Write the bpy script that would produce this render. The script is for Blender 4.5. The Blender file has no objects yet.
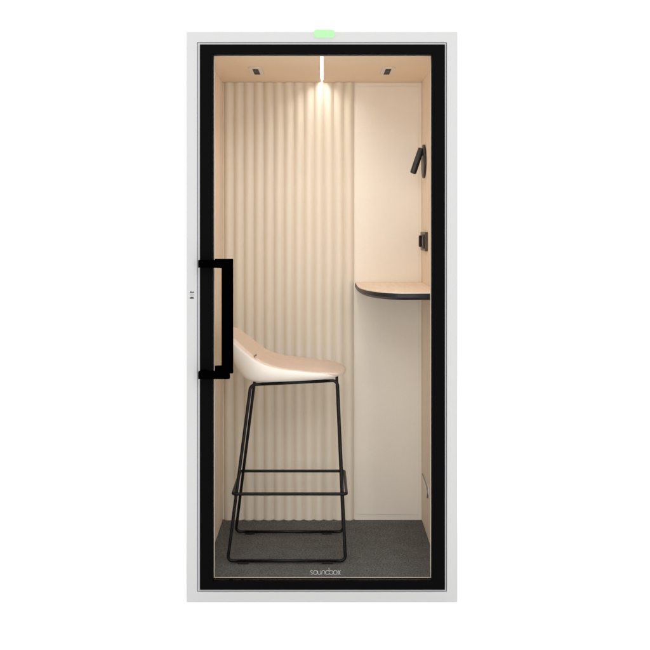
import bpy, bmesh, math
from mathutils import Vector, Matrix
PI = math.pi
S = bpy.context.scene
COL = S.collection

# ------------------------------------------------------------------ materials
def mat(name, col, rough=0.5, spec=0.5, metal=0.0, noise=None, bump=None, sheen=0.0):
    """noise=(scale, amount) varies the colour a little, bump=(scale, strength, distance)."""
    m = bpy.data.materials.new(name); m.use_nodes = True
    nt = m.node_tree; N = nt.nodes; L = nt.links
    b = N['Principled BSDF']
    b.inputs['Base Color'].default_value = (*col, 1)
    b.inputs['Roughness'].default_value = rough
    b.inputs['Specular IOR Level'].default_value = spec
    b.inputs['Metallic'].default_value = metal
    if sheen: b.inputs['Sheen Weight'].default_value = sheen
    tc = N.new('ShaderNodeTexCoord')
    if noise:
        n = N.new('ShaderNodeTexNoise'); n.inputs['Scale'].default_value = noise[0]
        n.inputs['Detail'].default_value = 6
        if len(noise) > 2:
            mp = N.new('ShaderNodeMapping'); mp.inputs['Scale'].default_value = noise[2]
            L.new(tc.outputs['Object'], mp.inputs['Vector']); L.new(mp.outputs[0], n.inputs['Vector'])
        else:
            L.new(tc.outputs['Object'], n.inputs['Vector'])
        r = N.new('ShaderNodeValToRGB')
        a = noise[1]
        r.color_ramp.elements[0].position = 0.3; r.color_ramp.elements[1].position = 0.7
        r.color_ramp.elements[0].color = (*[c * (1 - a) for c in col], 1)
        r.color_ramp.elements[1].color = (*[min(1, c * (1 + a)) for c in col], 1)
        L.new(n.outputs['Fac'], r.inputs[0]); L.new(r.outputs[0], b.inputs['Base Color'])
    if bump:
        n2 = N.new('ShaderNodeTexNoise'); n2.inputs['Scale'].default_value = bump[0]
        n2.inputs['Detail'].default_value = 4
        L.new(tc.outputs['Object'], n2.inputs['Vector'])
        bp = N.new('ShaderNodeBump'); bp.inputs['Strength'].default_value = bump[1]
        bp.inputs['Distance'].default_value = bump[2]
        L.new(n2.outputs['Fac'], bp.inputs['Height']); L.new(bp.outputs[0], b.inputs['Normal'])
    return m

def emit(name, col, strength):
    m = bpy.data.materials.new(name); m.use_nodes = True
    nt = m.node_tree; nt.nodes.clear()
    e = nt.nodes.new('ShaderNodeEmission'); e.inputs[0].default_value = (*col, 1); e.inputs[1].default_value = strength
    o = nt.nodes.new('ShaderNodeOutputMaterial'); nt.links.new(e.outputs[0], o.inputs[0])
    return m

def glass_mat(name, t):
    m = bpy.data.materials.new(name); m.use_nodes = True
    nt = m.node_tree; nt.nodes.clear(); N = nt.nodes; L = nt.links
    tr = N.new('ShaderNodeBsdfTransparent'); tr.inputs[0].default_value = (*t, 1)
    gl = N.new('ShaderNodeBsdfGlossy'); gl.inputs['Roughness'].default_value = 0.02
    mx = N.new('ShaderNodeMixShader')
    lw = N.new('ShaderNodeLayerWeight'); lw.inputs[0].default_value = 0.1
    mr = N.new('ShaderNodeMapRange'); mr.inputs['To Min'].default_value = 0.0; mr.inputs['To Max'].default_value = 0.25
    L.new(lw.outputs['Fresnel'], mr.inputs['Value'])
    sb = N.new('ShaderNodeMath'); sb.operation = 'MULTIPLY'; sb.inputs[1].default_value = 0.35
    L.new(mr.outputs[0], sb.inputs[0]); L.new(sb.outputs[0], mx.inputs[0])
    L.new(tr.outputs[0], mx.inputs[1]); L.new(gl.outputs[0], mx.inputs[2])
    o = N.new('ShaderNodeOutputMaterial'); L.new(mx.outputs[0], o.inputs[0])
    return m

def carpet_mat():
    m = mat('carpet', (0.1, 0.1, 0.1), 1.0, 0.05, bump=(900, 0.8, 0.004))
    nt = m.node_tree; N = nt.nodes; L = nt.links; b = N['Principled BSDF']
    tc = [n for n in N if n.type == 'TEX_COORD'][0]
    fine = N.new('ShaderNodeTexNoise'); fine.inputs['Scale'].default_value = 150; fine.inputs['Detail'].default_value = 6; fine.inputs['Roughness'].default_value = 0.75
    big = N.new('ShaderNodeTexNoise'); big.inputs['Scale'].default_value = 14; big.inputs['Detail'].default_value = 5
    L.new(tc.outputs['Object'], fine.inputs['Vector']); L.new(tc.outputs['Object'], big.inputs['Vector'])
    r = N.new('ShaderNodeValToRGB')
    r.color_ramp.elements[0].position = 0.36; r.color_ramp.elements[0].color = (0.06, 0.06, 0.059, 1)
    r.color_ramp.elements[1].position = 0.66; r.color_ramp.elements[1].color = (0.295, 0.292, 0.285, 1)
    L.new(fine.outputs['Fac'], r.inputs[0])
    r2 = N.new('ShaderNodeValToRGB')
    r2.color_ramp.elements[0].position = 0.3; r2.color_ramp.elements[0].color = (0.84, 0.84, 0.84, 1)
    r2.color_ramp.elements[1].position = 0.7; r2.color_ramp.elements[1].color = (1, 0.99, 0.97, 1)
    L.new(big.outputs['Fac'], r2.inputs[0])
    mx = N.new('ShaderNodeMix'); mx.data_type = 'RGBA'; mx.blend_type = 'MULTIPLY'; mx.inputs[0].default_value = 1
    L.new(r.outputs[0], mx.inputs[6]); L.new(r2.outputs[0], mx.inputs[7]); L.new(mx.outputs[2], b.inputs['Base Color'])
    return m

def wood_mat(name, c0, c1):
    m = mat(name, c0, 0.5, 0.3)
    nt = m.node_tree; N = nt.nodes; L = nt.links; b = N['Principled BSDF']
    tc = [n for n in N if n.type == 'TEX_COORD'][0]
    mp = N.new('ShaderNodeMapping'); mp.inputs['Scale'].default_value = (22, 2.2, 2.2)
    n = N.new('ShaderNodeTexNoise'); n.inputs['Scale'].default_value = 2.2; n.inputs['Detail'].default_value = 8
    n.inputs['Distortion'].default_value = 0.5
    L.new(tc.outputs['Object'], mp.inputs[0]); L.new(mp.outputs[0], n.inputs['Vector'])
    r = N.new('ShaderNodeValToRGB')
    r.color_ramp.elements[0].position = 0.35; r.color_ramp.elements[0].color = (*c0, 1)
    r.color_ramp.elements[1].position = 0.65; r.color_ramp.elements[1].color = (*c1, 1)
    L.new(n.outputs['Fac'], r.inputs[0]); L.new(r.outputs[0], b.inputs['Base Color'])
    return m

M = {
 'paint': mat('white_paint', (0.376, 0.377, 0.379), 0.6, 0.05, bump=(500, 0.04, 0.001)),
 'inner': mat('beige_laminate', (0.77, 0.62, 0.465), 0.6, 0.2, noise=(3, 0.03), bump=(700, 0.1, 0.001)),
 'wall': mat('pale_laminate', (0.80, 0.675, 0.54), 0.6, 0.2, noise=(3, 0.03), bump=(700, 0.1, 0.001)),
 'felt': mat('beige_felt', (0.745, 0.675, 0.57), 0.95, 0.1, noise=(260, 0.025), bump=(1100, 0.35, 0.0015)),
 'felt2': mat('beige_felt_flat', (0.84, 0.78, 0.69), 0.95, 0.1, noise=(260, 0.02), bump=(1100, 0.35, 0.0015)),
 'bead': mat('beige_bead', (0.62, 0.54, 0.45), 0.6, 0.2),
 'black': mat('black_frame', (0.0018, 0.0018, 0.0021), 0.5, 0.012, bump=(600, 0.05, 0.0008)),
 'blackh': mat('black_handle', (0.0003, 0.0003, 0.0004), 0.8, 0.0),
 'steel': mat('black_steel', (0.004, 0.004, 0.0043), 0.40, 0.2, bump=(900, 0.05, 0.0004)),
 'lampm': mat('charcoal_metal', (0.022, 0.021, 0.021), 0.4, 0.4),
 'sock': mat('dark_bronze_plastic', (0.06, 0.046, 0.037), 0.4, 0.4),
 'hole': mat('black_plastic', (0.012, 0.011, 0.01), 0.6, 0.2),
 'seal': mat('grey_seal', (0.30, 0.30, 0.315), 0.5, 0.2),
 'gap': mat('dark_gap', (0.10, 0.10, 0.105), 0.7, 0.1),
 'carpet': carpet_mat(),
 'oak': wood_mat('pale_oak', (0.94, 0.81, 0.67), (0.86, 0.71, 0.56)),
 'edge': mat('black_edge', (0.012, 0.013, 0.015), 0.4, 0.3),
 'shell': mat('cream_shell', (0.84, 0.78, 0.70), 0.75, 0.15, bump=(600, 0.1, 0.001)),
 'cushion': mat('rose_beige_fabric', (0.80, 0.64, 0.515), 0.95, 0.1, noise=(90, 0.05), bump=(1300, 0.5, 0.0015), sheen=0.1),
 'fold_shade': mat('fold_shade_brown', (0.30, 0.21, 0.15), 0.9, 0.1),  # brown colour stands in for the shade in the cushion fold
 'vent': mat('pale_plastic', (0.70, 0.64, 0.57), 0.5, 0.3),
 'slot': mat('vent_slot', (0.055, 0.045, 0.04), 0.6, 0.2),
 'chrome': mat('brushed_metal', (0.28, 0.27, 0.26), 0.35, 0.5, metal=0.5),
 'silver': mat('pale_silver', (0.80, 0.78, 0.75), 0.4, 0.5),
 'led': emit('led', (1.0, 0.97, 0.925), 94.0),
 'green': emit('green_light', (0.56, 1.0, 0.52), 1.0),
 'logo': mat('logo_grey', (0.27, 0.27, 0.265), 0.6, 0.1),
 'mark': mat('marking_dark', (0.05, 0.05, 0.05), 0.6, 0.1),
 'mark2': mat('marking_grey', (0.27, 0.27, 0.27), 0.6, 0.1),
 'glass': glass_mat('clear_glass', (0.94, 0.94, 0.94)),
 'floor': mat('white_studio_floor', (0.985, 0.985, 0.985), 0.9, 0.0),
}

# ------------------------------------------------------------------ helpers
def obj(name, bm, m, parent=None, smooth=False, label=None, cat=None, group=None, kind=None):
    bmesh.ops.recalc_face_normals(bm, faces=bm.faces)
    me = bpy.data.meshes.new(name); bm.to_mesh(me); bm.free()
    for mm in (m if isinstance(m, (list, tuple)) else [m]): me.materials.append(mm)
    if smooth:
        for p in me.polygons: p.use_smooth = True
    o = bpy.data.objects.new(name, me); COL.objects.link(o)
    if parent:
        o.parent = parent
        base = parent_world(parent)
        o.location = -base
    if label: o['label'] = label
    if cat: o['category'] = cat
    if group: o['group'] = group
    if kind: o['kind'] = kind
    return o

def parent_world(p):
    v = Vector((0, 0, 0))
    while p: v += p.location; p = p.parent
    return v

def thing(name, label, cat, loc, group=None):
    o = bpy.data.objects.new(name, None); COL.objects.link(o)
    o.location = loc; o.empty_display_size = 0.1
    o['label'] = label; o['category'] = cat
    if group: o['group'] = group
    return o

def box(bm, x0, x1, y0, y1, z0, z1, bev=0.0, seg=2):
    r = bmesh.ops.create_cube(bm, size=1)
    vs = r['verts']
    for v in vs:
        v.co = Vector(((x0 + x1) / 2 + v.co.x * (x1 - x0), (y0 + y1) / 2 + v.co.y * (y1 - y0), (z0 + z1) / 2 + v.co.z * (z1 - z0)))
    if bev:
        es = list({e for v in vs for e in v.link_edges})
        bmesh.ops.bevel(bm, geom=es, offset=bev, segments=seg, affect='EDGES', profile=0.5)
    return bm

def B(*a, **k):
    return box(bmesh.new(), *a, **k)

def ring_frame(bm, x0, x1, z0, z1, ix0, ix1, iz0, iz1, y0, y1, bev=0.0):
    """rectangular frame as one mitred solid (front y0, back y1)."""
    o = [(x0, z0), (x1, z0), (x1, z1), (x0, z1)]; i = [(ix0, iz0), (ix1, iz0), (ix1, iz1), (ix0, iz1)]
    V = {}
    for k, y in enumerate((y0, y1)):
        for j in range(4):
            V[('o', j, k)] = bm.verts.new((o[j][0], y, o[j][1])); V[('i', j, k)] = bm.verts.new((i[j][0], y, i[j][1]))
    for j in range(4):
        n = (j + 1) % 4
        bm.faces.new((V['o', j, 0], V['o', n, 0], V['i', n, 0], V['i', j, 0]))
        bm.faces.new((V['o', j, 1], V['i', j, 1], V['i', n, 1], V['o', n, 1]))
        bm.faces.new((V['o', j, 0], V['o', j, 1], V['o', n, 1], V['o', n, 0]))
        bm.faces.new((V['i', j, 0], V['i', n, 0], V['i', n, 1], V['i', j, 1]))
    if bev:
        es = [e for e in bm.edges if abs(e.verts[0].co.y - e.verts[1].co.y) < 1e-6 and
              (e.verts[0].co - e.verts[1].co).length > 0 and
              (abs(e.verts[0].co.x - e.verts[1].co.x) < 1e-6 or abs(e.verts[0].co.z - e.verts[1].co.z) < 1e-6)]
        bmesh.ops.bevel(bm, geom=es, offset=bev, segments=2, affect='EDGES', profile=0.5)
    return bm

def fillet(pts, rad, n=7, closed=False):
    pts = [Vector(p) for p in pts]; out = []
    m = len(pts)
    for i, p in enumerate(pts):
        if not closed and i in (0, m - 1): out.append(p); continue
        a = pts[i - 1]; b = pts[(i + 1) % m]
        u = (a - p).normalized(); v = (b - p).normalized()
        ang = u.angle(v); d = rad / math.tan(ang / 2)
        d = min(d, (a - p).length * .49, (b - p).length * .49); r = d * math.tan(ang / 2)
        c = p + (u + v).normalized() * (r / math.sin(ang / 2))
        s = p + u * d - c; e = p + v * d - c; tot = s.angle(e); ax = s.cross(e).normalized()
        for k in range(n + 1):
            out.append(c + Matrix.Rotation(tot * k / n, 3, ax) @ s)
    return out

def tube(bm, pts, r, n=14, closed=False, cap=True):
    pts = [Vector(p) for p in pts]; m = len(pts); rings = []
    def tan(i):
        if closed: return (pts[(i + 1) % m] - pts[i - 1]).normalized()
        return (pts[min(i + 1, m - 1)] - pts[max(i - 1, 0)]).normalized()
    t0 = tan(0); up = Vector((0, 0, 1)) if abs(t0.z) < .9 else Vector((0, 1, 0))
    nrm = t0.cross(up).normalized(); prev = t0
    rr = r if callable(r) else (lambda s: r)
    for i in range(m):
        t = tan(i); q = prev.rotation_difference(t); nrm = (q @ nrm).normalized(); prev = t
        bn = t.cross(nrm).normalized(); R = rr(i / max(1, m - 1))
        rings.append([bm.verts.new(pts[i] + (nrm * math.cos(2 * PI * k / n) + bn * math.sin(2 * PI * k / n)) * R) for k in range(n)])
    for i in range(m if closed else m - 1):
        a = rings[i]; b = rings[(i + 1) % m]
        off = 0
        if closed and i == m - 1:
            off = min(range(n), key=lambda o: (a[0].co - b[o].co).length)
        for k in range(n):
            bm.faces.new((a[k], a[(k + 1) % n], b[(k + 1 + off) % n], b[(k + off) % n]))
    if cap and not closed:
        bm.faces.new(rings[0]); bm.faces.new(rings[-1][::-1])
    return bm

def prism_z(bm, outline, z0, z1, bev_bot=0.0):
    a = [bm.verts.new((x, y, z1)) for x, y in outline]
    b = [bm.verts.new((x, y, z0)) for x, y in outline]
    n = len(outline)
    bm.faces.new(a); bm.faces.new(b[::-1])
    for i in range(n): bm.faces.new((a[i], b[i], b[(i + 1) % n], a[(i + 1) % n]))
    return bm

# ------------------------------------------------------------------ dimensions (metres)
HW, H, D = 0.526, 2.215, 1.05            # outer half width, height, depth
FZ, CZ = 0.054, 2.149                    # carpet level, ceiling level
LX, RX, BY = -0.4755, 0.4785, 1.0        # inside wall faces, back wall
T = 0.041                                # width of the white front rim

# ------------------------------------------------------------------ setting
bm = bmesh.new()
vs = [bm.verts.new(v) for v in ((-40, -40, 0), (40, -40, 0), (40, 40, 0), (-40, 40, 0))]
bm.faces.new(vs)
obj('floor', bm, M['floor'], kind='structure')

# ------------------------------------------------------------------ booth
booth = thing('phone_booth', 'tall white one-person acoustic phone booth with black framed glass door and beige lined interior', 'phone booth', (0, 0.5, 0))
# cabinet walls (outer), one mesh: a white tube that is open at the front, closed at the back
bm = bmesh.new()
ring_frame(bm, -HW, HW, 0.0, H, -HW + T, HW - T, T, H - T, 0.0, D - 0.03, bev=0.002)
obj('cabinet', bm, M['paint'], booth)
obj('back_panel', B(-HW + .004, HW - .004, D - 0.0295, D, .004, H - .004, bev=0.003), M['paint'], booth)
# inner lining
IY0, IY1 = 0.052, 1.0
obj('side_wall', B(-HW + T + .0005, LX, IY0, IY1, T + .0005, H - T - .0005), M['wall'], booth)
obj('side_wall', B(RX, HW - T - .0005, IY0, IY1, T + .0005, H - T - .0005), M['wall'], booth)
obj('ceiling_panel', B(LX + .0005, -0.0066, IY0, IY1, CZ, H - T - .0005), M['inner'], booth)
obj('ceiling_panel', B(0.0066, RX - .0005, IY0, IY1, CZ, H - T - .0005), M['inner'], booth)
obj('carpet', B(LX + .0005, RX - .0005, IY0, IY1, T + .0005, FZ), M['carpet'], booth)
obj('rear_board', B(-HW + T + .0005, HW - T - .0005, IY1 + .0005, D - .030, T + .001, H - T - .001), M['felt2'], booth)
# ribbed acoustic panel: vertical half round ribs
x0, x1, nr = -0.4700, 0.1535, 13
pitch = (x1 - x0) / nr
bm = bmesh.new()
prof = []
for r in range(nr):
    k0 = 0 if r == 0 else 1
    for k in range(k0, 15):
        t = k / 14
        a = (t - 0.5) * 2
        prof.append((x0 + (r + t) * pitch, 0.9980 - 0.0190 * (1 - abs(a) ** 2.0)))
top = [bm.verts.new((x, y, CZ - .001)) for x, y in prof]; bot = [bm.verts.new((x, y, FZ + .001)) for x, y in prof]
for i in range(len(prof) - 1): bm.faces.new((bot[i], bot[i + 1], top[i + 1], top[i]))
tb = [bm.verts.new((x, 0.9998, CZ - .001)) for x in (x0, x1)]; bb = [bm.verts.new((x, 0.9998, FZ + .001)) for x in (x0, x1)]
bm.faces.new((bot[0], top[0], tb[0], bb[0])); bm.faces.new((bot[-1], bb[1], tb[1], top[-1])); bm.faces.new((bb[0], tb[0], tb[1], bb[1]))
bm.faces.new(top + [tb[1], tb[0]]); bm.faces.new(bot + [bb[1], bb[0]])
bm.edges.ensure_lookup_table()
for e in bm.edges:      # crisp grooves between the ribs
    u, v = e.verts
    if abs(u.co.x - v.co.x) < 1e-6 and u.co.y > 0.9975 and abs(u.co.z - v.co.z) > 1: e.smooth = False
o = obj('ribbed_panel', bm, M['felt'], booth, smooth=True)
for p in o.data.polygons:
    if len(p.vertices) > 4: p.use_smooth = False
# flat fabric panel: base board and raised pad
bm = B(0.1585, RX - .001, 0.989, 0.9998, FZ + .001, CZ - .001)
fp = obj('flat_panel', bm, M['felt2'], booth)
obj('raised_pad', B(0.1665, 0.464, 0.9868, 0.9888, FZ + .0275, CZ - .020, bev=0.0012, seg=2), M['felt2'], fp)

# ---------------------------------------------------------------- door
door = thing('door', None, None, (0, 0, 0)); 
for k in ('label', 'category'):
    if k in door: del door[k]
door.parent = booth; door.location = -booth.location + Vector((0, 0, 0))
DX0, DX1, DZ0, DZ1 = -0.4735, 0.4775, 0.0490, 2.1655
GX0, GX1, GZ0, GZ1 = -0.4232, 0.4276, 0.0825, 2.1280
bm = bmesh.new(); ring_frame(bm, DX0, DX1, DZ0, DZ1, GX0, GX1, GZ0, GZ1, -0.004, 0.040, bev=0.0015)
obj('door_frame', bm, M['black'], door)
bm = bmesh.new(); ring_frame(bm, -HW + T + .0022, HW - T - .0022, T + .0022, H - T - .0022, DX0 - .0006, DX1 + .0006, DZ0 - .0006, DZ1 + .0006, 0.0025, 0.045)
obj('door_seal', bm, M['seal'], door)
bm = bmesh.new(); ring_frame(bm, -HW + T + .0004, HW - T - .0004, T + .0004, H - T - .0004, -HW + T + .0021, HW - T - .0021, T + .0021, H - T - .0021, 0.010, 0.046)
obj('seal_gap', bm, M['gap'], door)
bm = bmesh.new(); ring_frame(bm, GX0 - .02, GX1 + .02, GZ0 - .02, GZ1 + .02, GX0 + .0026, GX1 - .0026, GZ0 + .0006, GZ1 - .0024, 0.0404, 0.046)
obj('glazing_bead', bm, M['bead'], door)
obj('glass_pane', B(GX0 + .0006, GX1 - .0006, 0.012, 0.022, GZ0 + .0006, GZ1 - .0006), M['glass'], door)

def handle(sy, name):
    # C-shaped pull: arms run from the hinge-side stile across to the grip, standing off the door
    bm = bmesh.new()
    ya, yb = (-0.071, -0.043) if sy < 0 else (0.088, 0.112)
    X0, X1, Z0, Z1, w = -0.4730, -0.3530, 0.876, 1.3305, 0.0288
    # grip and arms as one C outline, extruded in y
    pts = [(X0, Z0), (X1, Z0), (X1, Z1), (X0, Z1), (X0, Z1 - w), (X1 - w, Z1 - w), (X1 - w, Z0 + w), (X0, Z0 + w)]
    f = [bm.verts.new((x, ya, z)) for x, z in pts]; b = [bm.verts.new((x, yb, z)) for x, z in pts]
    bm.faces.new(f); bm.faces.new(b[::-1])
    for i in range(8): bm.faces.new((f[i], b[i], b[(i + 1) % 8], f[(i + 1) % 8]))
    bmesh.ops.bevel(bm, geom=list(bm.edges), offset=0.0015, segments=2, affect='EDGES', profile=0.5)
    # standoffs down to the stile
    yc, yd = (yb, -0.0045) if sy < 0 else (0.0405, ya)
    for z in (Z0 + .001, Z1 - w + .001):
        box(bm, X0 + .003, X0 + .030, yc, yd, z, z + w - .002, bev=0.001)
    return obj(name, bm, M['blackh'], door)
handle(-1, 'pull_handle'); handle(1, 'pull_handle')

# logo lettering on the glass (thin rounded strokes)
def arc(cx, cz, r, a0, a1, n=14, sx=1.0):
    return [(cx + sx * r * math.cos(math.radians(a0 + (a1 - a0) * k / n)), cz + r * math.sin(math.radians(a0 + (a1 - a0) * k / n))) for k in range(n + 1)]
def letters():
    out = []; x = 0
    # s
    out.append(([(.74, .90)] + arc(.42, .74, .26, 60, 250, 10) [0:8] + [(.42, .50)] + arc(.40, .27, .24, 70, -130, 10)[1:])); x = .95
    out.append(arc(x + .5, .5, .5, 0, 360, 24)); x += 1.15
    out.append([(x, 1.0), (x, .42)] + arc(x + .42, .42, .42, 180, 360, 10) + [(x + .84, 1.0)]); x += 1.08
    out.append([(x, 0), (x, .58)] + arc(x + .42, .58, .42, 180, 0, 10) + [(x + .84, 0)]); x += 1.02
    out.append(arc(x + .5, .5, .5, 0, 360, 24)); out.append([(x + 1.0, .5), (x + .86, 1.62)])
    out.append(arc(x + 1.5, .5, .5, 0, 360, 24)); x += 2.10
    out.append(arc(x + .5, .5, .5, 0, 360, 24)); x += 1.0
    out.append(arc(x + .12, .5, .5, 90, -90, 12, 0.7)); out.append(arc(x + .92, .5, .5, 90, 270, 12, 0.7))
    return out, x + .92
ls, wtot = letters()
bm = bmesh.new()
LX0, LX1, LZ = -0.0465, 0.0730, 0.1040
sc = (LX1 - LX0) / wtot; szz = 0.0158
for poly in ls:
    P = [Vector((LX0 + x * sc, 0.0114, LZ + z * szz)) for x, z in poly]
    w = 0.00105
    L_, R_ = [], []
    for i, p in enumerate(P):
        t = (P[min(i + 1, len(P) - 1)] - P[max(i - 1, 0)]).normalized(); nn = Vector((-t.z, 0, t.x))
        L_.append(p + nn * w); R_.append(p - nn * w)
    fl = [bm.verts.new(v) for v in L_]; fr = [bm.verts.new(v) for v in R_]
    bl = [bm.verts.new(v + Vector((0, .0005, 0))) for v in L_]; br = [bm.verts.new(v + Vector((0, .0005, 0))) for v in R_]
    for i in range(len(P) - 1):
        bm.faces.new((fl[i], fl[i + 1], fr[i + 1], fr[i])); bm.faces.new((bl[i], br[i], br[i + 1], bl[i + 1]))
        bm.faces.new((fl[i], bl[i], bl[i + 1], fl[i + 1])); bm.faces.new((fr[i], fr[i + 1], br[i + 1], br[i]))
obj('logo', bm, M['logo'], door)

# little printed marking on the left rim
bm = bmesh.new()
def mk(x0, x1, z0, z1): box(bm, x0, x1, -0.0006, 0.0, z0, z1)
zc = 1.1945
mk(-.5125, -.4965, zc + .0065, zc + .0098); mk(-.5105, -.5065, zc + .0098, zc + .0135); mk(-.5020, -.4985, zc + .0098, zc + .0120)
mk(-.5130, -.4970, zc - .0160, zc - .0125); mk(-.5105, -.4985, zc - .0124, zc - .0090); mk(-.5128, -.5112, zc - .0124, zc - .0108)
m1 = obj('marking', bm, M['mark'], booth)
bm = bmesh.new()
for k in range(4): mk(-.5125 + k * .0042, -.5100 + k * .0042, zc - .0050, zc + .0025)
obj('marking_dots', bm, M['mark2'], m1)

# green status light on the top front edge
bm = bmesh.new()
box(bm, -0.0315, 0.0500, -0.010, 0.030, 2.1920, 2.2235, bev=0.0120, seg=6)
obj('status_light', bm, M['green'], booth, smooth=True)

# small silver finger pull low on the right wall: curved lip with a pale dished plate under it
def spline(P, n=8):
    P = [Vector(p) for p in P]; P = [P[0] * 2 - P[1]] + P + [P[-1] * 2 - P[-2]]; out = []
    for i in range(1, len(P) - 2):
        for k in range(n):
            t = k / n; a, b, c, d = P[i - 1:i + 3]
            out.append(0.5 * ((2 * b) + (c - a) * t + (2 * a - 5 * b + 4 * c - d) * t * t + (3 * b - a - 3 * c + d) * t ** 3))
    return out + [P[-2]]
pz = FZ + 1.407
up_ = spline([(RX - .005, .920, pz - 1.170), (RX - .006, .840, pz - 1.167), (RX - .007, .735, pz - 1.168), (RX - .007, .662, pz - 1.176), (RX - .006, .650, pz - 1.200), (RX - .005, .672, pz - 1.222)])
dn_ = spline([(RX - .003, .918, pz - 1.180), (RX - .003, .872, pz - 1.198), (RX - .003, .800, pz - 1.208), (RX - .003, .740, pz - 1.213), (RX - .003, .700, pz - 1.218), (RX - .003, .674, pz - 1.222)])
ph = obj('wall_pull', tube(bmesh.new(), up_, lambda s: .0028), M['chrome'], booth, smooth=True)
bm = bmesh.new()
a = [bm.verts.new((RX - .0035, p.y, p.z)) for p in up_]; b = [bm.verts.new(p) for p in dn_]
a2 = [bm.verts.new((RX - .0002, p.y, p.z)) for p in up_]; b2 = [bm.verts.new((RX - .0002, p.y, p.z)) for p in dn_]
for i in range(len(a) - 1):
    bm.faces.new((a[i], a[i + 1], b[i + 1], b[i])); bm.faces.new((a2[i], b2[i], b2[i + 1], a2[i + 1]))
    bm.faces.new((a[i], a2[i], a2[i + 1], a[i + 1])); bm.faces.new((b[i], b[i + 1], b2[i + 1], b2[i]))
bm.faces.new((a[0], b[0], b2[0], a2[0])); bm.faces.new((a[-1], a2[-1], b2[-1], b[-1]))
obj('pull_plate', bm, M['silver'], ph)

# ---------------------------------------------------------------- LED light strip
led = thing('led_strip', 'narrow glowing white light strip running front to back down the middle of the ceiling', 'light', (0, 0.5, CZ))
bm = bmesh.new()   # U-shaped channel sunk between the two ceiling panels
U = [(-.0064, 0), (-.0064, .0150), (.0064, .0150), (.0064, 0), (.0054, 0), (.0054, .0140), (-.0054, .0140), (-.0054, 0)]
f = [bm.verts.new((x, 0.054, CZ + .0002 + z)) for x, z in U]; b = [bm.verts.new((x, 0.981, CZ + .0002 + z)) for x, z in U]
bm.faces.new(f); bm.faces.new(b[::-1])
for i in range(8): bm.faces.new((f[i], b[i], b[(i + 1) % 8], f[(i + 1) % 8]))
obj('channel', bm, M['bead'], led)
obj('diffuser', B(-0.0042, 0.0042, 0.055, 0.945, CZ + .0045, CZ + .0139), M['led'], led)

# ---------------------------------------------------------------- ceiling vents
def vent(cx, label):
    t = thing('ceiling_vent', label, 'vent', (cx, 0.600, CZ), 'round-ended vents in the booth ceiling')
    bm = bmesh.new()
    L2, w = 0.128, 0.029
    out = [(cx + w * math.cos(a) , 0.600 + (L2 - w) + w * 1.0 * math.sin(a)) for a in [PI * k / 12 for k in range(13)]] + \
          [(cx + w * math.cos(a), 0.600 - (L2 - w) + w * math.sin(a)) for a in [PI + PI * k / 12 for k in range(13)]]
    prism_z(bm, out, CZ - .005, CZ - .0004)
    obj('cover_plate', bm, M['vent'], t)
    g = obj('grille', B(cx - .0125, cx + .0125, 0.600 - .084, 0.600 + .084, CZ - .0062, CZ - .0051), M['slot'], t)
    for k in range(3):
        y = 0.600 - .04 + k * .04
        obj('slat', B(cx - .0122, cx + .0122, y - .004, y + .004, CZ - .0085, CZ - .0063), M['sock'], g)
    return t
vent(-0.2900, 'small pale ceiling vent with dark slot, left of the light strip')
vent(0.2900, 'small pale ceiling vent with dark slot, right of the light strip above the shelf')

# ---------------------------------------------------------------- shelf desk
SZ = FZ + 1.137
desk = thing('wall_desk', 'pale oak wall-mounted desk shelf with rounded front corner and thick black edge', 'desk', (0.33, 0.55, SZ - .03))
def desk_outline(ins=0.0):
    X0, X1, Y0, Y1 = 0.158 + ins, RX - .0005, 0.168 + ins, 0.9822
    rx, ry = 0.175, 0.52
    pts = [(X1, Y1), (X0, Y1)]
    for k in range(25):
        a = PI / 2 * k / 24
        e = 2 / 2.15
        pts.append((X0 + rx * (1 - math.cos(a) ** e), Y0 + ry * (1 - math.sin(a) ** e)))
    pts.append((X1, Y0))
    return pts
bm = bmesh.new(); prism_z(bm, desk_outline(0.0025), SZ - .0030, SZ)
obj('desktop', bm, M['oak'], desk)
# core with chamfered underside
bm = bmesh.new()
oA, oB = desk_outline(0.0), desk_outline(0.014)
oB = [(x, min(y, .9822)) for x, y in oB]
n = len(oA)
va = [bm.verts.new((x, y, SZ - .0031)) for x, y in oA]; vb = [bm.verts.new((x, y, SZ - .019)) for x, y in oA]; vc = [bm.verts.new((x, y, SZ - .030)) for x, y in oB]
bm.faces.new(va); bm.faces.new(vc[::-1])
for i in range(n):
    j = (i + 1) % n
    bm.faces.new((va[i], vb[i], vb[j], va[j])); bm.faces.new((vb[i], vc[i], vc[j], vb[j]))
obj('black_edge', bm, M['edge'], desk)
bm = bmesh.new(); box(bm, RX - .030, RX - .001, 0.30, 0.34, SZ - .040, SZ - .0302, bev=.001); box(bm, RX - .006, RX - .001, 0.30, 0.34, SZ - .075, SZ - .0401)
obj('bracket', bm, M['edge'], desk)

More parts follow.
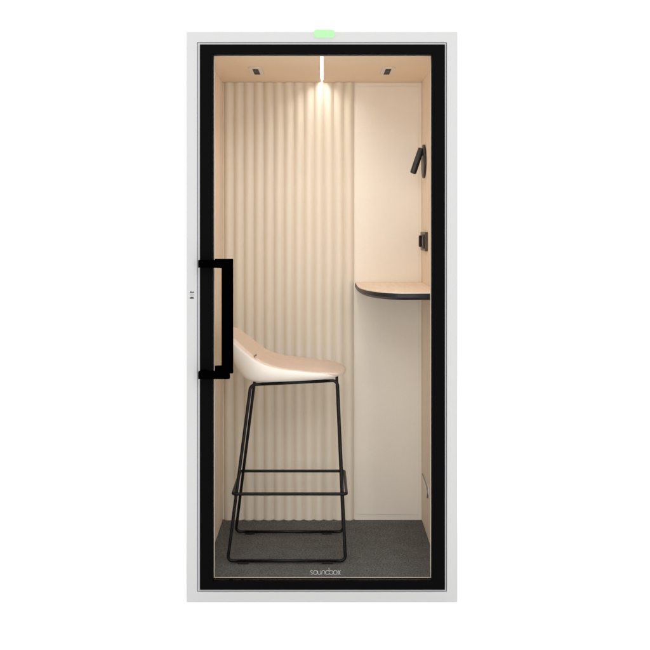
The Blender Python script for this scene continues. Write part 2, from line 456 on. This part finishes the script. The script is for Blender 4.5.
# ---------------------------------------------------------------- wall lamp
LC = Vector((RX - .0005, 0.832, FZ + 1.407 + 0.300))
lamp = thing('wall_lamp', 'small black wall reading lamp with round plate and tilted cylinder head above the desk', 'lamp', tuple(LC))
def cyl(bm, p0, p1, r0, r1=None, n=28, bev=0.0):
    p0, p1 = Vector(p0), Vector(p1); r1 = r1 or r0; d = (p1 - p0).normalized()
    if bev:
        L = (p1 - p0).length
        ss = [(0, r0 - bev), (bev * .4, r0 - bev * .3), (bev, r0), (L - bev, r1), (L - bev * .4, r1 - bev * .3), (L, r1 - bev)]
    else: ss = [(0, r0), ((p1 - p0).length, r1)]
    up = Vector((0, 0, 1)) if abs(d.z) < .9 else Vector((0, 1, 0))
    u = d.cross(up).normalized(); v = d.cross(u).normalized()
    R = [[bm.verts.new(p0 + d * s + (u * math.cos(2 * PI * k / n) + v * math.sin(2 * PI * k / n)) * r) for k in range(n)] for s, r in ss]
    for i in range(len(R) - 1):
        for k in range(n): bm.faces.new((R[i][k], R[i][(k + 1) % n], R[i + 1][(k + 1) % n], R[i + 1][k]))
    bm.faces.new(R[0]); bm.faces.new(R[-1][::-1])
    return bm
obj('wall_plate', cyl(bmesh.new(), LC, LC - Vector((.011, 0, 0)), 0.078, bev=.003, n=48), M['lampm'], lamp, smooth=False)
J = LC + Vector((-.026, -.004, .050))
obj('stem', cyl(bmesh.new(), LC + Vector((-.0112, -.004, .050)), J + Vector((-.004, 0, 0)), .0065), M['lampm'], lamp, smooth=True)
A = LC + Vector((-.0165, -.004, .060)); Bq = LC + Vector((-.0560, -.012, -.055))
hd = obj('lamp_head', cyl(bmesh.new(), A, Bq, .0148, bev=.003, n=32), M['lampm'], lamp)
dd = (Bq - A).normalized()
obj('lens', cyl(bmesh.new(), Bq + dd * .0001, Bq + dd * .0012, .0115), M['hole'], hd)

# ---------------------------------------------------------------- power socket
SC = Vector((RX, 0.845, FZ + 1.407 - .071))
so = thing('power_socket', 'small dark bronze power socket plate on the wall over the desk', 'power socket', tuple(SC))
fr = obj('socket_frame', B(RX - .013, RX - .0004, 0.695, 0.920, SC.z - .043, SC.z + .043, bev=.002), M['sock'], so)
bm = bmesh.new()
box(bm, RX - .016, RX - .0132, 0.715, 0.800, SC.z - .032, SC.z + .032, bev=.001)
obj('socket_insert', bm, M['hole'], so)
cc = Vector((RX - .0161, 0.757, SC.z))
obj('socket_face', cyl(bmesh.new(), cc, cc - Vector((.003, 0, 0)), .021, bev=.001), M['sock'], so)
bm = bmesh.new(); box(bm, RX - .0235, RX - .0132, 0.860, 0.905, SC.z - .027, SC.z + .027, bev=.004, seg=3)
pl = obj('plug', bm, M['hole'], so)

# ---------------------------------------------------------------- bar stool
ST = Vector((-0.149, 0.527, FZ))
stool = thing('bar_stool', 'tall bar stool with cream shell, rose beige seat and thin black steel sled frame', 'bar stool', tuple(ST))
r = 0.0068
yn_b, yf_b = 0.308, 0.745
yn_t, yf_t = 0.362, 0.695
XL, XR, XLt, XRt = -0.3930, 0.0980, -0.3000, 0.0655
zb, zt = FZ + .0125, FZ + .745
ztl, ztr = FZ + .7385, FZ + .7565
for yb_, yt_ in ((yn_b, yn_t), (yf_b, yf_t)):
    BL, BR = Vector((XL, yb_, zb)), Vector((XR, yb_, zb)); TL, TR = Vector((XLt, yt_, ztl)), Vector((XRt, yt_, ztr))
    ctrB = (BL + BR) / 2; ctrT = (TL + TR) / 2
    s = .045
    def leg(Bp, Tp, dx):
        p = fillet([Bp + Vector((dx * s, 0, 0)), Bp, Tp, Tp + (TR - TL).normalized() * (dx * s)], 0.026, 8)
        return obj('leg', tube(bmesh.new(), p, r), M['steel'], stool, smooth=True)
    leg(BL, TL, 1); leg(BR, TR, -1)
    ru = obj('floor_runner', tube(bmesh.new(), [BL + Vector((s, 0, 0)), BR - Vector((s, 0, 0))], r), M['steel'], stool, smooth=True)
    obj('seat_rail', tube(bmesh.new(), [TL + (TR - TL).normalized() * s, TR - (TR - TL).normalized() * s], r), M['steel'], stool, smooth=True)
    for gx in (XL + .065, XR - .075):
        obj('foot_glide', B(gx - .022, gx + .022, yb_ - .0075, yb_ + .0075, FZ + .0004, FZ + .009, bev=.002), M['hole'], ru)
# foot rest ring
def at_h(h, y_b, y_t): 
    t = (h + FZ - zb) / (zt - zb); return y_b + (y_t - y_b) * t, t
yn, t = at_h(.290, yn_b, yn_t); yf, _ = at_h(.290, yf_b, yf_t)
xl = XL + (XLt - XL) * t; xr = XR + (XRt - XR) * t
zf = FZ + .290
ring = [Vector((xl - .0135, yn - .0150, zf)), Vector((xr + .0165, yn - .0150, zf)), Vector((xr + .0165, yf + .0150, zf)), Vector((xl - .0135, yf + .0150, zf))]
obj('footrest', tube(bmesh.new(), fillet(ring, .012, 5, closed=True), 0.0067, closed=True), M['steel'], stool, smooth=True)
# cross bars under the seat
for x in (-.19, .01):
    zc_ = ztl + (ztr - ztl) * (x - XLt) / (XRt - XLt)
    obj('cross_bar', tube(bmesh.new(), [(x, yn_t + .007, zc_), (x, yf_t - .007, zc_)], .005), M['steel'], stool, smooth=True)

# seat: rim described from the nose to the middle of the back (x, half width, height over carpet)
rim = [(.084, .000, .776), (.082, .060, .776), (.074, .125, .777), (.058, .175, .780), (.025, .210, .785), (-.03, .226, .792), (-.09, .232, .799),
       (-.15, .235, .806), (-.20, .235, .815), (-.245, .234, .829), (-.285, .231, .850), (-.320, .225, .876), (-.350, .215, .900),
       (-.378, .197, .922), (-.400, .170, .937), (-.415, .130, .947), (-.423, .075, .952), (-.425, .000, .953)]
def cr(p0, p1, p2, p3, t):
    return 0.5 * ((2 * p1) + (-p0 + p2) * t + (2 * p0 - 5 * p1 + 4 * p2 - p3) * t * t + (-p0 + 3 * p1 - 3 * p2 + p3) * t ** 3)
half = [Vector((x, -w, h + (.0035 if x < .03 else 0))) for x, w, h in rim]
full = half + [Vector((p.x, -p.y, p.z)) for p in half[-2:0:-1]]
N0 = len(full); SUB = 14
loop = []
for i in range(N0):
    for k in range(SUB):
        loop.append(cr(full[i - 1], full[i], full[(i + 1) % N0], full[(i + 2) % N0], k / SUB))
NL = len(loop)
cy = ST.y
def place(v): return Vector((v.x, v.y + cy, v.z + FZ))
def skin(rows, bm, close_last=None):
    R = [[bm.verts.new(place(v)) for v in row] for row in rows]
    for i in range(len(R) - 1):
        for k in range(NL): bm.faces.new((R[i][k], R[i][(k + 1) % NL], R[i + 1][(k + 1) % NL], R[i + 1][k]))
    c = bm.verts.new(place(close_last))
    for k in range(NL): bm.faces.new((R[-1][k], R[-1][(k + 1) % NL], c))
    return bm
foot_c = Vector((-.125, 0, .752))
def foot(v):       # footprint point of the shell bottom under a rim point
    fx = foot_c.x + (v.x - foot_c.x) * (.80 if v.x > foot_c.x else .60)
    return Vector((fx, v.y * .70, .7475 + .048 * (fx + .25)))
rows = []
# inside wall of the shell lip, over the rim, then down the outside
ctr = Vector((-.13, 0, .80))
def inward(v, d):
    u = Vector((ctr.x - v.x, -v.y, 0)); 
    return v + u.normalized() * d
rows.append([inward(v, .012) + Vector((0, 0, -.006)) for v in loop])
rows.append([inward(v, .008) + Vector((0, 0, .0005)) for v in loop])
rows.append([inward(v, .003) + Vector((0, 0, .001)) for v in loop])
rows.append([v.copy() for v in loop])
for q in range(1, 15):
    ph_ = PI / 2 * q / 14
    row = []
    for v in loop:
        f = foot(v); back = max(0.0, min(1.0, (v.z - .80) / .15))
        e1 = 1.0 + .25 * back
        hx = 1 - (1 - math.cos(ph_)) ** (1.0 - .25 * back); vz = 1 - math.sin(ph_) ** e1
        row.append(Vector((f.x + (v.x - f.x) * hx, f.y + (v.y - f.y) * hx, f.z + (v.z - f.z) * vz)))
    rows.append(row)
obj('seat_shell', skin(rows, bmesh.new(), foot_c), M['shell'], stool, smooth=True)
# cushion
def crease(p):
    # narrow valley where seat pad and back pad meet, deepest near the two sides
    xc = -.283
    d = (p.x - xc) / .0062
    side = math.exp(-((p.y + .207) / .028) ** 2)
    return (.0030 * max(0, 1 - (abs(p.y) / .2) ** 4) + .0115 * side) * math.exp(-d * d)
def frontness(v): return max(0.0, min(1.0, (v.x + .02) / .10)) 
rows = []
def lipdim(v):
    f = frontness(v); f = f * f * (3 - 2 * f)
    bk = max(0.0, min(1.0, (v.z - .82) / .10))
    return -.0015 + .0245 * f, .0065 + .015 * f - .001 * bk   # outward bulge, thickness
for a_ in (-80, -45, -15, 15, 45, 70, 90):
    row = []
    for v in loop:
        o_, th = lipdim(v); a = math.radians(a_)
        row.append(inward(v, .003 + .020 - (.021 + o_) * math.cos(a)) + Vector((0, 0, -.0010 + th * .5 + th * .5 * math.sin(a) - .0 - (.004 * frontness(v)))))
    rows.append(row)
for row, f_ in zip(rows[-5:], (.25, .7, 1, 1, 1)):
    for v in row: v.z -= crease(v) * f_
base = [v.copy() for v in rows[-1]]
seat_c = Vector((-.10, 0, .806))
NR = 46
for q in range(1, NR):
    s = 1 - (q / NR) ** 1.15
    row = []
    for v in base:
        p = Vector((seat_c.x + (v.x - seat_c.x) * s, v.y * s, 0))
        bk = max(0.0, min(1.0, (v.z - .83) / .10))
        pw = 3.4 - 0.9 * bk
        p.z = seat_c.z + (v.z - seat_c.z) * s ** pw
        if v.z < seat_c.z + .02:  p.z += .004 * math.sin(PI * s) 
        p.z -= crease(p) if q > 1 else 0
        row.append(p)
    rows.append(row)
cushion = obj('seat_cushion', skin(rows, bmesh.new(), Vector((seat_c.x, 0, seat_c.z))), M['cushion'], stool, smooth=True)
# thin dark strip imitating the shade in the fold between seat and back
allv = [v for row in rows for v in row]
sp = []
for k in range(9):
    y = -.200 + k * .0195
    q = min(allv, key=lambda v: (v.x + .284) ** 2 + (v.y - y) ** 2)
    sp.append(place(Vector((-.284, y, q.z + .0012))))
obj('fold_shade', tube(bmesh.new(), sp, .0027, 8), M['fold_shade'], cushion, smooth=True)

# ------------------------------------------------------------------ light
W = bpy.data.worlds.new('World'); S.world = W; W.use_nodes = True
bg = W.node_tree.nodes['Background']; bg.inputs[0].default_value = (1, 1, 1, 1); bg.inputs[1].default_value = 1.05
ld = bpy.data.lights.new('front_fill', 'AREA'); ld.shape = 'RECTANGLE'; ld.size = 4.5; ld.size_y = 2.0; ld.energy = 190; ld.color = (1, .99, .97)  # unseen fill light added in front to brighten the lower interior
lo = bpy.data.objects.new('front_fill', ld); COL.objects.link(lo); lo.location = (0, -6.4, 4.25)
lo.rotation_euler = (Vector((0, .5, .9)) - lo.location).to_track_quat('-Z', 'Y').to_euler()

for sx in (-1, 1):      # unseen fill light added on either side behind the camera
    l3 = bpy.data.lights.new('side_fill', 'AREA'); l3.shape = 'RECTANGLE'; l3.size = 1.3; l3.size_y = 2.4; l3.energy = 82; l3.color = (1, .99, .97)
    o3 = bpy.data.objects.new('side_fill', l3); COL.objects.link(o3); o3.location = (sx * 2.1, -6.4, 1.6)
    o3.rotation_euler = (Vector((0, .5, 1.0)) - o3.location).to_track_quat('-Z', 'Y').to_euler()
l2 = bpy.data.lights.new('overhead_fill', 'AREA'); l2.shape = 'RECTANGLE'; l2.size = 9; l2.size_y = 3.5; l2.energy = 120  # unseen fill light added overhead to whiten the floor around the booth
lo2 = bpy.data.objects.new('overhead_fill', l2); COL.objects.link(lo2); lo2.location = (0, -0.3, 5.0)

# ------------------------------------------------------------------ camera
F = 1097.0
cd = bpy.data.cameras.new('camera'); cam = bpy.data.objects.new('camera', cd); COL.objects.link(cam)
cam.location = (0, -4.26, 1.461); cam.rotation_euler = (PI / 2, 0, 0)
cd.sensor_width = 36; cd.lens = F / 650 * 36
cd.shift_x = (325 - 321.9) / 650; cd.shift_y = -(325 - 226) / 650
cd.clip_start = 0.05; cd.clip_end = 300
S.camera = cam

S.render.engine = 'CYCLES'
S.cycles.use_denoising = True
S.cycles.max_bounces = 14; S.cycles.diffuse_bounces = 8; S.cycles.transparent_max_bounces = 16
S.cycles.sample_clamp_indirect = 6
S.view_settings.view_transform = 'Standard'; S.view_settings.look = 'None'
S.view_settings.exposure = 0; S.view_settings.gamma = 1
